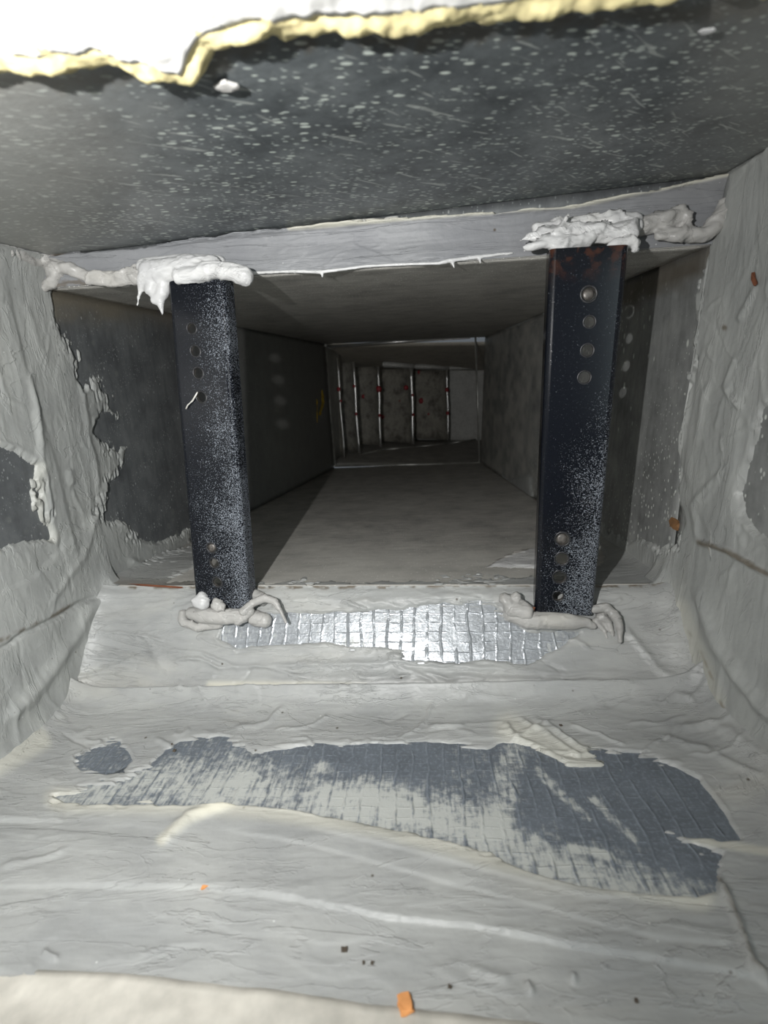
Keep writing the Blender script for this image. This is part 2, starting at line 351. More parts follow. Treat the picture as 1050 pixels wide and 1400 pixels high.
# ------------------------------------------------------------------ sealant coats: real relief over the metal
def coat(name, V, uv, m, label, poly=None, holes=(), T=.0016, edge=6, amp=4.0, streak=(1, 1), relief=.0011, strokes=(), steps=(), fillets=None, group=None, dirt_shade=None, pale=None, seed=0, kind=None, cat='sealant', fr=1.0, marks=None):
    n = normals(V, INSIDE); px, py = project(V)
    u, v = uv[..., 0] + seed, uv[..., 1] + seed * .7
    wob = (fbm(u * 90, v * 90, 4) * 1.4 + fbm(u * 420 * streak[0], v * 420 * streak[1], 2) * (.5 + 5.0 * ss(.02, .25, fbm(u * 35 + 7, v * 35, 2)))) * amp
    sd = polysd(px, py, poly) if poly else np.full(px.shape, 99.0)
    for h in holes: sd = np.minimum(sd, -polysd(px, py, h))
    sd = sd + wob
    # trowelled relief: large swells, dragged streaks, small lips
    wu, wv = u + .012 * fbm(u * 20, v * 20, 2), v + .012 * fbm(u * 20 + 5, v * 20, 2)
    rel = fbm(wu * 22 * fr, wv * 22 * fr, 3) * .9
    a = wu * 130 * streak[0]; b = wv * 130 * streak[1]
    rel = rel + .45 * fbm(a, b, 4)
    rd = 1 - np.abs(fbm(wu * 34 * (streak[0] ** .6) + 9, wv * 34 * (streak[1] ** .6), 3)) * 2
    rel = rel + .7 * np.maximum(rd - .93, 0) / .07 * .5
    lay = fbm(wu * 16 * (streak[0] ** .5) + 4, wv * 16 * (streak[1] ** .5) + 2, 3)
    rel = rel + .55 * ss(.06, .085, lay) + .45 * ss(-.20, -.18, lay)
    t = T * ss(0, edge, sd) * 1.0 + relief * rel * ss(0, edge * 2.5, sd)
    t = t + T * np.clip(.15 + .9 * fbm(u * 55, v * 55, 2), 0, .6) * np.exp(-((sd - edge) / (edge * .5)) ** 2)          # raised lip along the torn edge
    if marks:                                     # many small trowel ridges and nicks: (count, box, angle, spread, toward)
        rg = random.Random(int(seed * 31)); strokes = list(strokes)
        for _ in range(marks[0]):
            x0, y0, x1, y1 = marks[1]; x = rg.uniform(x0, x1); y = rg.uniform(y0, y1); a = marks[2] + rg.gauss(0, marks[3]); L = rg.uniform(25, 95); pl = [(x, y)]; tw = rg.gauss(0, .25)
            for _k in range(3):
                pl.append((pl[-1][0] + math.cos(a) * L / 3, pl[-1][1] + math.sin(a) * L / 3)); a += tw
            strokes.append((pl, rg.choice((1, 1, 1, -.8)) * rg.uniform(.0004, .0012) * marks[4], rg.uniform(1.8, 3.2)))
    for pl, hgt, wd in strokes:
        d, s, f = segdist(px + 3 * fbm(px / 25, py / 25), py + 5 * fbm(px / 30 + 3, py / 30), pl)
        t = t + hgt * np.exp(-(d / wd) ** 2) * np.minimum(1, np.minimum(f, 1 - f) * 8 + .1)
    for pl, hgt, wd in steps:                                          # layer edge: one side higher, thick lip
        d, s, f = segdist(px, py + 3 * fbm(px / 90, py / 60), pl)
        k = np.minimum(1, np.minimum(f, 1 - f) * 10)
        t = t + hgt * k * ss(-wd, wd, d * s) * np.exp(-np.maximum(d - 10, 0) / 45)
    if fillets is not None: t = t + fillets
    t = np.where(sd > 0, np.maximum(t, .0002), -.0012)
    at = {'dirt_shade': np.clip(dirt_shade(px, py, uv), 0, 1) if dirt_shade else np.zeros(px.shape), 'pale': np.clip(pale(px, py, uv), 0, 1) if pale else np.zeros(px.shape)}
    me = gridmesh(name, V + n * t[..., None], keep=sd > -3, attrs=at)
    o = link(name, me, m); tagit(o, label, cat, group, kind); return o

def wallgrid(W, y0, y1, ztop, zbot, ny, nz, gam=1.0):
    ys = y0 + (y1 - y0) * np.linspace(0, 1, ny) ** gam; V = np.zeros((ny, nz, 3))
    for i, y in enumerate(ys):
        V[i, :, 1] = y; V[i, :, 2] = np.linspace(zbot(y), ztop(y), nz)
    V[..., 0] = (W.p @ W.n - W.n[1] * V[..., 1] - W.n[2] * V[..., 2]) / W.n[0]
    return V, V[..., 1:3].copy()
zl_bot = lambda y: meet(WL, FI, y)[2] if y > YL else min(meet(WL, NF, min(y, .315))[2], -.19) if y < .315 else lerp(KL, A, (y - .315) / (YL - .315))[2]
zl_top = lambda y: meet(WL, CI, y)[2] if y > YL else meet(WL, NC, y)[2]
zr_bot = lambda y: meet(WR, FI, y)[2] if y > YR else min(meet(WR, NF, min(y, .29))[2], -.19) if y < .29 else lerp(KR, A2, (y - .29) / (YR - .29))[2]
zr_top = lambda y: meet(WR, CI, y)[2] if y > YR else meet(WR, NC, y)[2]

V, uv = wallgrid(WL, .05, .55, zl_top, zl_bot, 460, 300)
zb = V[:, :1, 2]; fil = .010 * np.exp(-(V[..., 2] - zb) / .008) * (V[..., 1] < .37) + .008 * np.exp(-(V[:, -1:, 2] - V[..., 2]) / .008) * (V[..., 1] < .36)
polyL = [(-900, -400), (60, 250), (90, 370), (90, 386), (72, 393), (74, 425), (82, 452), (98, 484), (112, 535), (128, 520), (157, 566), (140, 560), (126, 590), (150, 612), (177, 609), (160, 645), (143, 668), (136, 704),
         (150, 712), (173, 713), (180, 728), (198, 741), (222, 738), (262, 722), (268, 745), (330, 712), (330, 740), (140, 830), (120, 1050), (-900, 3000)]
holeL = [(-60, 595), (0, 612), (25, 622), (46, 636), (44, 655), (42, 690), (52, 702), (66, 725), (66, 738), (40, 738), (10, 744), (-60, 760)]
def dL(px, py, uv): return .8 * ss(5, .5, segdist(px, py + 3 * fbm(px / 12, py / 12), [(-40, 890), (60, 845), (138, 806)])[0]) * ss(-.15, .2, fbm(px / 18, py / 18)) + .8 * ss(10, 2, np.hypot((px - 78) * .5, py - 343) + 2)  # brown seam dirt, with the deep shadow of the edge painted in
coat('sealant_coat', V, uv, M['sealant_v'], 'thick grey sealant trowelled over the left wall with a bare metal patch at its edge', polyL, [holeL], .0018, 6, 4, (1.6, .3), .0006,
     strokes=[([(38, 500), (44, 560), (55, 640), (66, 720)], .0014, 4), ([(95, 480), (108, 520), (116, 590), (135, 690)], .0012, 4), ([(30, 410), (60, 500)], .0008, 6),
              ([(140, 800), (105, 860), (40, 950), (0, 990)], .0030, 9), ([(150, 640), (110, 760), (60, 830)], .0012, 5), ([(-20, 895), (60, 850), (140, 808)], -.0022, 3),
              ([(170, 765), (200, 778), (262, 755)], .0022, 5), ([(90, 640), (94, 665)], .0014, 5)],
     steps=[([(0, 360), (30, 500), (75, 640), (110, 790)], .0010, 4), ([(-30, 820), (40, 790), (130, 700)], .0008, 4)],
     fillets=fil, dirt_shade=dL, seed=1.0, marks=(26, (-20, 400, 180, 960), 1.40, .22, .6), pale=lambda px, py, uv: .2 * ss(14, 2, segdist(px, py, [(48, 640), (48, 700), (68, 735)])[0]))
V, uv = wallgrid(WR, .05, .50, zr_top, zr_bot, 440, 320)
zb = V[:, :1, 2]; fil = .010 * np.exp(-(V[..., 2] - zb) / .008) * (V[..., 1] < .35)
polyR = [(2500, -900), (1000, 235), (985, 290), (972, 335), (962, 380), (953, 403), (955, 450), (948, 528), (938, 570), (930, 600), (934, 640), (928, 668), (938, 714), (930, 745), (905, 752), (880, 735), (856, 742), (820, 715),
         (800, 735), (900, 800), (960, 1000), (2500, 3000)]
holeR = [(1100, 520), (1046, 560), (1036, 600), (1024, 640), (1016, 672), (1022, 705), (1040, 728), (1100, 760)]
def dR(px, py, uv):  # dirty crack and corner lines that also paint the shadow at those edges
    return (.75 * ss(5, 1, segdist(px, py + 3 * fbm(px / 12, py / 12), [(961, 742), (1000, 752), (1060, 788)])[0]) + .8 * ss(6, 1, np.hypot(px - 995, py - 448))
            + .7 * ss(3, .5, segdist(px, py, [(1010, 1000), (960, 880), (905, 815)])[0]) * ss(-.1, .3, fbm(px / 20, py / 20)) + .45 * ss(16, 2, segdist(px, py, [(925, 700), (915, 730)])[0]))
coat('sealant_coat', V, uv, M['sealant_v'], 'grey sealant trowelled over the right wall with a bare patch at the picture edge', polyR, [holeR], .0018, 6, 3, (1.6, .3), .0006,
     strokes=[([(955, 800), (985, 880), (1040, 960), (1100, 1010)], .0030, 8), ([(961, 742), (1000, 752), (1060, 788)], .0020, 3), ([(1015, 480), (1000, 530), (1025, 560)], .0016, 4), ([(960, 380), (950, 480), (945, 560), (930, 640)], .0014, 5),
              ([(1000, 640), (955, 690), (960, 740)], .0011, 4), ([(975, 520), (960, 610)], .0010, 4), ([(1040, 390), (1015, 440)], .0014, 4)],
     steps=[([(1050, 470), (1020, 560), (1010, 700), (1030, 760)], .0010, 4), ([(985, 760), (940, 640), (965, 480)], .0007, 5)],
     fillets=fil, dirt_shade=dR, seed=3.0, marks=(30, (940, 330, 1060, 980), 1.75, .35, .6), pale=lambda px, py, uv: .30 * ss(22, 4, segdist(px, py, [(935, 835), (985, 960)])[0]))

# step and near floor: one continuous trowelled coat
nu, n1, n2 = 480, 90, 330
u = np.linspace(0, 1, nu)[:, None, None]
lip, cr, nr = lerp(A, A2, u), lerp(KL, KR, u), lerp(NL, NR, u)
t1 = np.linspace(0, 1, n1)[None, :, None]; t2 = np.linspace(0, 1, n2)[None, 1:, None]
V = np.concatenate([lerp(lip, cr, t1), lerp(cr, nr, t2)], 1)
arc = np.concatenate([[0], np.cumsum(np.linalg.norm(np.diff(V[nu // 2], axis=0), axis=1))])
uv = np.stack(np.broadcast_arrays(V[..., 0], arc[None, :]), -1)
sl = np.linalg.norm(KL - A)
fil = .012 * np.exp(-np.abs(uv[..., 1] - sl) / .007) - .002 * np.exp(-(uv[..., 1] / .004) ** 2)
wdist = np.minimum(V[..., 0] - V[:1, :, 0], V[-1:, :, 0] - V[..., 0]); fil = fil + .012 * np.exp(-wdist / .010)
foil1 = [(301, 874), (309, 853), (340, 845), (390, 841), (474, 841), (543, 835), (600, 829), (640, 826), (674, 829), (687, 850), (705, 858), (721, 867), (764, 865), (790, 866), (768, 882), (743, 897), (721, 910), (700, 906), (657, 899),
         (627, 906), (600, 905), (566, 900), (531, 887), (500, 884), (482, 883), (444, 877), (390, 881), (326, 884)]
foil2 = [(75, 1098), (110, 1082), (160, 1072), (205, 1052), (225, 1030), (245, 1017), (300, 1009), (322, 1018), (345, 1032), (380, 1027), (425, 1022), (525, 1018), (600, 1020), (665, 1027), (695, 1015), (725, 1022), (775, 1047), (830, 1057),
         (808, 1030), (865, 1032), (912, 1046), (955, 1070), (985, 1110), (1010, 1150), (960, 1148), (912, 1140), (935, 1158), (985, 1172), (978, 1222), (950, 1230), (870, 1226), (790, 1214), (725, 1196), (675, 1172), (625, 1155), (560, 1142), (500, 1128),
         (400, 1108), (330, 1102), (200, 1102)]
foil3 = [(108, 1042), (130, 1025), (165, 1018), (180, 1040), (165, 1056), (120, 1052)]
bpoly = [(-900, 700), (140, 795), (915, 793), (2500, 700), (2500, 3000), (900, 1440), (600, 1404), (525, 1396), (450, 1384), (300, 1366), (150, 1350), (0, 1344), (-900, 1280)]
def dF(px, py, uv):  # dirt along crease, lip and front edge, doubling as painted edge shadow
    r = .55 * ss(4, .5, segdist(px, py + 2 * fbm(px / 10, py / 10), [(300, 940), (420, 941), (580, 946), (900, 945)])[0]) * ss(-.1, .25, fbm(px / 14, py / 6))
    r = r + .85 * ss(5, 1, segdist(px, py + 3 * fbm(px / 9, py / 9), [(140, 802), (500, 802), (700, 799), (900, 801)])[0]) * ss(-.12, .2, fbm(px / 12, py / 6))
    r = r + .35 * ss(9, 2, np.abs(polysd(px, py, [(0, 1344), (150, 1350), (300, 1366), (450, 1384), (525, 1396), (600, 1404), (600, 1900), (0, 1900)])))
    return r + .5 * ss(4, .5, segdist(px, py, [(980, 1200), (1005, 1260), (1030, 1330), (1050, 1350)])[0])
def pF(px, py, uv):
    r = .65 * ss(9, 1, segdist(px, py, [(290, 937), (420, 938), (500, 940)])[0]) + .6 * ss(7, 1, segdist(px, py, [(600, 939), (900, 940)])[0])
    r = r + .6 * ss(12, 2, segdist(px, py, [(222, 1155), (260, 1125), (320, 1100)])[0]) + .45 * ss(26, 5, segdist(px, py, [(80, 1098), (330, 1105), (520, 1135), (680, 1180), (960, 1235)])[0])
    return r + .4 * ss(30, 6, segdist(px, py, [(695, 1000), (760, 1030), (830, 1052)])[0]) + .5 * ss(10, 2, segdist(px, py, [(905, 1125), (950, 1150), (1050, 1170)])[0]) + .4 * ss(18, 4, segdist(px, py, [(0, 1060), (60, 1020)])[0])
coat('sealant_coat', V, uv, M['sealant_h'], 'grey sealant spread over the step and the near floor around two foil patches', bpoly, [foil1, foil2, foil3], .0014, 5, 2.6, (.22, 2.0), .0006,
     strokes=[([(140, 958), (500, 962), (900, 958)], .0010, 6), ([(320, 930), (560, 925), (900, 936)], .0012, 5), ([(222, 1158), (262, 1120), (325, 1096)], .0022, 8), ([(640, 1330), (700, 1345)], .0010, 6), ([(720, 1350), (728, 1366)], .0020, 4),
              ([(782, 1338), (785, 1350)], .0022, 4), ([(60, 1305), (80, 1318)], .0016, 5), ([(690, 990), (700, 1010), (780, 1048)], .0018, 4), ([(710, 985), (800, 1040)], .0012, 3), ([(730, 985), (830, 1045)], .0012, 3),
              ([(920, 1000), (980, 1005), (1050, 1060)], .0018, 5), ([(900, 1010), (960, 1030), (1050, 1080)], .0012, 4), ([(980, 1200), (1005, 1260), (1030, 1330), (1055, 1360)], .0030, 5), ([(0, 1190), (60, 1180), (95, 1162)], .0012, 4),
              ([(230, 890), (300, 912), (560, 905), (720, 918), (900, 925)], .0012, 4), ([(140, 830), (200, 870), (230, 920)], .0010, 6), ([(300, 820), (520, 822), (700, 815)], .0008, 5),
              ([(655, 1075), (680, 1095)], .0012, 4), ([(845, 850), (905, 920), (960, 960)], .0016, 5), ([(930, 1100), (905, 1125)], .0014, 4)],
     steps=[([(1300, 1420), (1000, 1335), (780, 1300), (650, 1275), (525, 1260), (400, 1236), (270, 1218), (-60, 1218)], .0015, 2), ([(90, 1128), (-60, 1127)], .0014, 2), ([(1300, 1320), (900, 1290), (600, 1210), (420, 1160), (300, 1140)], .0006, 3),
            ([(1000, 1240), (800, 1232), (600, 1180), (400, 1130)], .0006, 3)],
     fillets=fil, dirt_shade=dF, pale=pF, seed=5.0, marks=(90, (40, 815, 1020, 1040), .03, .22, 1.1))
# foil patches, thin sheets lying on the step and the floor under that coat
def foilpatch(name, Vs, uvs, poly, m, label, smear, lift=.0004):
    n = normals(Vs, INSIDE); px, py = project(Vs); sd = polysd(px, py, poly) + 14
    me = gridmesh(name, Vs + n * (lift + .00035 * fbm(uvs[..., 0:1] * 60, uvs[..., 1:2] * 60, 3)), keep=sd > 0, uv=uvs, attrs={'smear': smear(px, py, uvs)})
    o = link(name, me, m); tagit(o, label, 'tape'); so = o.modifiers.new('gauge', 'SOLIDIFY'); so.thickness = .0002; return o
foilpatch('foil_tape', V[:, :n1], uv[:, :n1], foil1, M['foil_bright'], 'bright waffled foil tape strip showing through the sealant on the step',
          lambda px, py, q: np.clip(.35 * ss(330, 300, px) + .5 * ss(12, 2, np.hypot((px - 480) * .3, py - 878)) + .30 * ss(700, 560, px) + .55 * ss(720, 760, px) , 0, 1) * .6)
def sm2(px, py, q):
    d, s, f = segdist(px, py, [(60, 1090), (160, 1082), (330, 1078), (520, 1105), (640, 1138), (780, 1198), (980, 1235)])
    r = .66 * ss(62, 0, d) + .10 + .35 * fbm(q[..., 0] * 30, q[..., 1] * 30, 3)
    r = r + .55 * ss(10, 2, segdist(px, py, [(735, 1055), (765, 1085), (802, 1120)])[0]) + .5 * ss(9, 2, segdist(px, py, [(812, 1095), (868, 1150)])[0])
    r = r + .4 * ss(32, 6, segdist(px, py, [(700, 1040), (690, 1090), (680, 1130)])[0]) + .45 * ss(10, 2, segdist(px, py, [(780, 1160), (830, 1170)])[0]) + .5 * ss(22, 4, np.hypot(px - 442, (py - 1050) * 1.5))
    return r - .25 * ss(800, 960, px)
foilpatch('foil_tape', V[:, n1 - 1:], uv[:, n1 - 1:], foil2, M['foil_dull'], 'large dull blue grey foil patch smeared with sealant on the near floor', sm2)
foilpatch('foil_tape', V[:, n1 - 1:], uv[:, n1 - 1:], foil3, M['foil_dull'], 'small bare foil spot left of the large dull patch', lambda px, py, q: np.full(px.shape, .25), .0004)

# header coat: strip under the near plate
n1h, n2h = 60, 40
u = np.linspace(0, 1, 520)[:, None, None]; Dn, En = lerp(D, D2, u), lerp(E, E2, u); Tn = lerp(TL, TR, u)
Vh = np.concatenate([lerp(Dn, En, np.linspace(0, 1, n1h)[None, :, None]), lerp(En, Tn, np.linspace(0, .22, n2h)[None, 1:, None])], 1)
ah = np.concatenate([[0], np.cumsum(np.linalg.norm(np.diff(Vh[260], axis=0), axis=1))]); uvh = np.stack(np.broadcast_arrays(Vh[..., 0], ah[None, :]), -1)
hl = np.linalg.norm(E - D); filh = .006 * np.exp(-np.abs(uvh[..., 1] - np.linalg.norm(Vh[260, n1h - 1] - Vh[260, 0])) / .005)
hpoly = [(-400, 420), (30, 356), (76, 352), (130, 346), (190, 341), (300, 326), (345, 320), (470, 305), (600, 297), (700, 290), (780, 284), (830, 270), (880, 265), (940, 252), (1000, 240), (1100, 215), (1200, 700), (0, 700), (-400, 600)]
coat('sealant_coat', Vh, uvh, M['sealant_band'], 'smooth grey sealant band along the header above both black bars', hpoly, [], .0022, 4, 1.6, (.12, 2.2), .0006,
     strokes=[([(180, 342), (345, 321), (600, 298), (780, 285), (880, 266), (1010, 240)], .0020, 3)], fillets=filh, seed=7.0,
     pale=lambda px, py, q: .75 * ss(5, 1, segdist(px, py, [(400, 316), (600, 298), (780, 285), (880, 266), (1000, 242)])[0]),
     dirt_shade=lambda px, py, q: .8 * ss(12, 3, np.hypot((px - 78) * .7, py - 343)) + .6 * ss(6, 1, segdist(px, py + 6 * fbm(px / 10, py / 10), [(60, 388), (120, 388), (190, 383)])[0]))
# inner floor, just behind the lip
u = np.linspace(0, 1, 420)[:, None, None]; tb = np.linspace(0, .16, 130)[None, :, None]
Vi = lerp(lerp(A, A2, u), lerp(Blf, Brf, u), tb); uvi = Vi[..., :2].copy()
wd = np.minimum(Vi[..., 0] - Vi[:1, :, 0], Vi[-1:, :, 0] - Vi[..., 0])
ipoly = [(120, 815), (150, 775), (190, 770), (262, 748), (330, 715), (345, 700), (330, 740), (270, 775), (230, 796), (420, 797), (560, 795), (668, 792), (735, 788), (800, 785), (830, 770), (800, 715), (790, 690), (870, 735), (940, 790), (930, 820)]
wpoly = [(662, 776), (690, 762), (725, 750), (760, 752), (760, 778)]
coat('sealant_coat', Vi, uvi, M['sealant_h'], 'thin sealant smears in the corners of the inner floor just behind the lip', ipoly, [], .0010, 4, 3.5, (.3, 1.6), .0006, fillets=.005 * np.exp(-wd / .008), seed=9.0,
     dirt_shade=lambda px, py, q: .45 * ss(12, 2, segdist(px, py, [(140, 803), (262, 800)])[0]))
coat('sealant_coat', Vi, uvi, M['sealant_white'], 'pale wedge of sealant on the inner floor left of the right black bar', wpoly, [], .0012, 3, 1.5, (.3, 1.6), .0006, seed=10.0,
     dirt_shade=lambda px, py, q: .6 * ss(4, 1, segdist(px, py, [(664, 774), (692, 760), (720, 752)])[0]))
# sealant along the foot and the head of the right inner wall
V, uv = wallgrid(WR, .50, 1.28, zr_top, zr_bot, 260, 160)
coat('sealant_coat', V, uv, M['sealant_v'], 'ragged sealant bead along the foot of the inner right wall', [(645, 622), (668, 640), (695, 655), (722, 648), (728, 652), (733, 700), (700, 700), (655, 650)], [], .0020, 3, 1.5, (.5, 1.5), .0008, seed=12.0)
coat('sealant_coat', V, uv, M['sealant_v'], 'curved sealant smear high on the inner right wall', [(672, 445), (700, 428), (735, 412), (746, 416), (745, 432), (735, 424), (722, 440), (690, 452)], [], .0012, 3, 1.2, (.5, 1.5), .0005, seed=13.0)

# ------------------------------------------------------------------ sealant lumps
dg = bpy.context.evaluated_depsgraph_get
def glob(name, strokes, m, label, vox=.0011, rough=.0011, group=None, flat=1.0, freq=110, parent=None):
    """strokes: lists of (point3d, radius m). Spheres swept along each, fused by a voxel remesh, then crumpled"""
    bm = bmesh.new()
    for st in strokes:
        for (p, r), (q, s) in zip(st[:-1], st[1:]) if len(st) > 1 else [(st[0], st[0])]:
            L = np.linalg.norm(np.array(q) - np.array(p)); k = max(1, int(L / (min(r, s) * .45)))
            for i in range(k + 1):
                t = i / k; c = lerp(np.array(p), np.array(q), t); rr = r * (1 - t) + s * t
                bmesh.ops.create_icosphere(bm, subdivisions=2, radius=rr, matrix=Matrix.Translation(c) @ Matrix.Diagonal((1, flat, 1, 1)))
    me = bpy.data.meshes.new(name); bm.to_mesh(me); bm.free(); t = bpy.data.objects.new(name, me); COL.objects.link(t)
    md = t.modifiers.new('r', 'REMESH'); md.mode = 'VOXEL'; md.voxel_size = vox
    sm = t.modifiers.new('s', 'SMOOTH'); sm.iterations = 3; sm.factor = .5
    me2 = bpy.data.meshes.new_from_object(t.evaluated_get(dg())); bpy.data.objects.remove(t)
    nv = len(me2.vertices); co = np.zeros(nv * 3); me2.vertices.foreach_get('co', co); co = co.reshape(-1, 3)
    nn = np.zeros(nv * 3); me2.vertices.foreach_get('normal', nn); nn = nn.reshape(-1, 3)
    f = freq; d = fbm(co[:, 0] * f + co[:, 1] * f * .6, co[:, 2] * f * 1.8 + co[:, 1] * 40, 4); rdg = 1 - np.abs(fbm(co[:, 0] * f * .5 + 3, co[:, 2] * f + co[:, 1] * f, 2)) * 2
    co += nn * (rough * (d + .8 * np.maximum(rdg - .8, 0) / .2))[:, None]
    me2.vertices.foreach_set('co', co.ravel()); me2.name = name
    o = link(name, me2, m, parent)
    if label: tagit(o, label, 'sealant', group)
    return o
def mpp(P): return (P @ FW) / F
def hp(pl, lift): return lambda x, y: pl.hit(x, y, lift)
HD = Plane(D, D2, E)
def path(fn, pts, k=1.45):
    r = []
    for x, y, rad in pts:
        p = fn(x, y); r.append((p, rad * (k if rad > 3 else 1) * mpp(p)))
    return r
h1, h2, h3 = hp(HD, .004), hp(HD, .012), hp(HD, .018)
glob('sealant_lump', [path(h2, [(205, 372, 11), (232, 370, 12), (262, 366, 11), (290, 362, 9)]), path(h3, [(245, 378, 7), (270, 374, 8), (296, 368, 8), (318, 372, 9), (334, 378, 9)]), path(h1, [(200, 365, 9), (270, 360, 9), (300, 358, 6)]),
                      path(h2, [(200, 378, 8), (193, 392, 4), (190, 404, 2), (188, 418, 1.2)]), path(h2, [(208, 388, 7), (206, 396, 6)]), path(h2, [(212, 410, 5), (222, 400, 7), (225, 386, 6)]), path(h2, [(219, 410, 5), (222, 430, 1.6)])],
     M['sealant_white'], 'white sealant lump squeezed over the top of the left black bar', .0010, .0009)
hb = lambda l: hp(HD, l)
glob('sealant_lump', [path(hb(.018), [(708, 331, 1.5), (722, 325, 4), (745, 320, 7), (770, 320, 9), (800, 322, 9), (835, 318, 9), (862, 316, 8)]), path(hb(.010), [(735, 312, 6), (775, 310, 8), (830, 304, 8), (866, 305, 8)]),
                      path(hb(.024), [(716, 338, 3), (742, 332, 6), (765, 334, 7), (790, 331, 6)]), path(hb(.026), [(757, 348, 3), (768, 352, 5), (784, 350, 4)]), path(hb(.024), [(828, 340, 3), (842, 334, 5), (862, 330, 5), (872, 332, 2), (865, 344, 1)]),
                      path(hb(.022), [(800, 328, 7), (818, 314, 5), (830, 300, 2)]), path(hb(.022), [(762, 318, 6), (772, 300, 2.5), (778, 292, 1)])],
     M['sealant_white'], 'torn pale sealant lump over the top of the right black bar', .0010, .0022)
glob('sealant_lump', [path(hb(.006), [(868, 312, 8), (890, 306, 9), (912, 302, 9), (930, 300, 7)]), path(hb(.010), [(900, 322, 5), (918, 320, 6), (938, 318, 5)]), path(hb(.010), [(908, 300, 5), (922, 290, 4), (932, 286, 4), (946, 290, 3)]),
                      path(hb(.008), [(938, 316, 7), (950, 322, 8), (962, 322, 7), (975, 308, 9), (988, 290, 8), (995, 278, 6)]), path(hb(.010), [(940, 292, 4), (942, 305, 4), (938, 316, 4)])],
     M['sealant_grey'], 'rough folded grey sealant ridge in the upper right corner beside the right bar', .0010, .0018)
glob('sealant_bead', [path(hb(.003), [(345, 373, 2), (400, 371, 2.2), (438, 372, 2.4), (500, 364, 2.2), (560, 361, 2.2), (600, 360, 2)]), path(hb(.003), [(440, 372, 2.2), (441, 379, 1)]), path(hb(.003), [(600, 360, 2), (615, 356, 3), (640, 353, 2.6), (662, 350, 2.4), (700, 346, 2)]),
                      path(hb(.003), [(618, 357, 2.8), (621, 366, 1)]), path(hb(.003), [(655, 352, 2.6), (657, 360, 1)])], M['sealant_white'], 'thin white sealant bead with small drips under the header band', .0006, .0003)
glob('sealant_lump', [path(hb(.003), [(60, 352, 6), (100, 370, 8), (120, 378, 7), (150, 380, 8), (185, 378, 9)], 1.2), path(hb(.002), [(78, 368, 9), (70, 384, 8), (60, 392, 5)], 1.2), path(hb(.004), [(125, 384, 4), (160, 388, 5), (190, 384, 5)], 1.2),
                      path(lambda x, y: WL.hit(x, y, .003), [(-25, 330, 9), (20, 344, 9), (60, 358, 8)], 1.2), path(hb(.003), [(176, 372, 3), (184, 362, 3), (194, 366, 3)], 1.2)],
     M['sealant_grey'], 'ragged grey sealant ridge in the upper left corner beside the left bar', .0010, .0022)
def sp(l): return hp(ST, l)
glob('sealant_lump', [path(sp(.010), [(262, 838, 6), (280, 841, 8), (305, 843, 8), (332, 842, 7)]), path(sp(.006), [(250, 838, 4), (250, 850, 4), (270, 858, 4), (300, 854, 4)]), path(sp(.012), [(342, 836, 5), (325, 850, 4)])],
     M['sealant_grey'], 'sausage of sealant lying across the foot of the left black bar', .0009, .0006)
glob('sealant_lump', [path(sp(.016), [(270, 822, 6), (278, 824, 7)]), path(sp(.016), [(276, 816, 5)])], M['sealant_white'], 'round white ball of sealant at the lower left corner of the left bar', .0009, .0012)
glob('sealant_lump', [path(sp(.016), [(296, 827, 6), (302, 829, 5)])], M['sealant_grey'], 'small dusty grey ball of sealant on the foot of the left bar', .0009, .0016)
glob('sealant_curl', [path(sp(.014), [(334, 836, 5), (346, 824, 4), (362, 818, 4.2), (375, 822, 3.6), (384, 836, 3), (391, 851, 2.4)]), path(sp(.006), [(350, 845, 8), (362, 848, 7)])], M['sealant_grey'], 'curled ribbon of sealant drooping right of the left bar foot', .0007, .0004)
glob('sealant_lump', [path(sp(.006), [(350, 814, 6), (358, 820, 6)])], M['sealant_grey'], 'rounded sealant mound behind the curled ribbon', .0009, .0006)
glob('sealant_lump', [path(sp(.014), [(690, 818, 6), (694, 824, 6)]), path(sp(.014), [(706, 816, 5)]), path(sp(.012), [(700, 832, 8), (720, 838, 7)]), path(sp(.012), [(716, 826, 4), (722, 834, 5)])], M['sealant_grey'], 'cluster of small sealant balls left of the right bar foot', .0009, .0008)
glob('sealant_lump', [path(sp(.008), [(700, 840, 8), (722, 848, 9), (750, 849, 9), (780, 850, 8), (800, 851, 5), (812, 856, 3.2)])], M['sealant_grey'], 'smooth roll of sealant across the foot of the right black bar', .0009, .0006)
glob('sealant_curl', [path(sp(.012), [(812, 833, 4), (828, 830, 4.5), (840, 840, 4.5), (847, 856, 4), (848, 876, 3)]), path(sp(.006), [(822, 842, 5), (832, 852, 4), (838, 868, 3)]), path(sp(.006), [(815, 850, 4), (826, 862, 3), (830, 872, 2)]), path(sp(.003), [(855, 856, 3), (862, 866, 4), (852, 878, 3)])],
     M['sealant_grey'], 'folded strands of sealant curling right of the right bar foot', .0007, .0007)

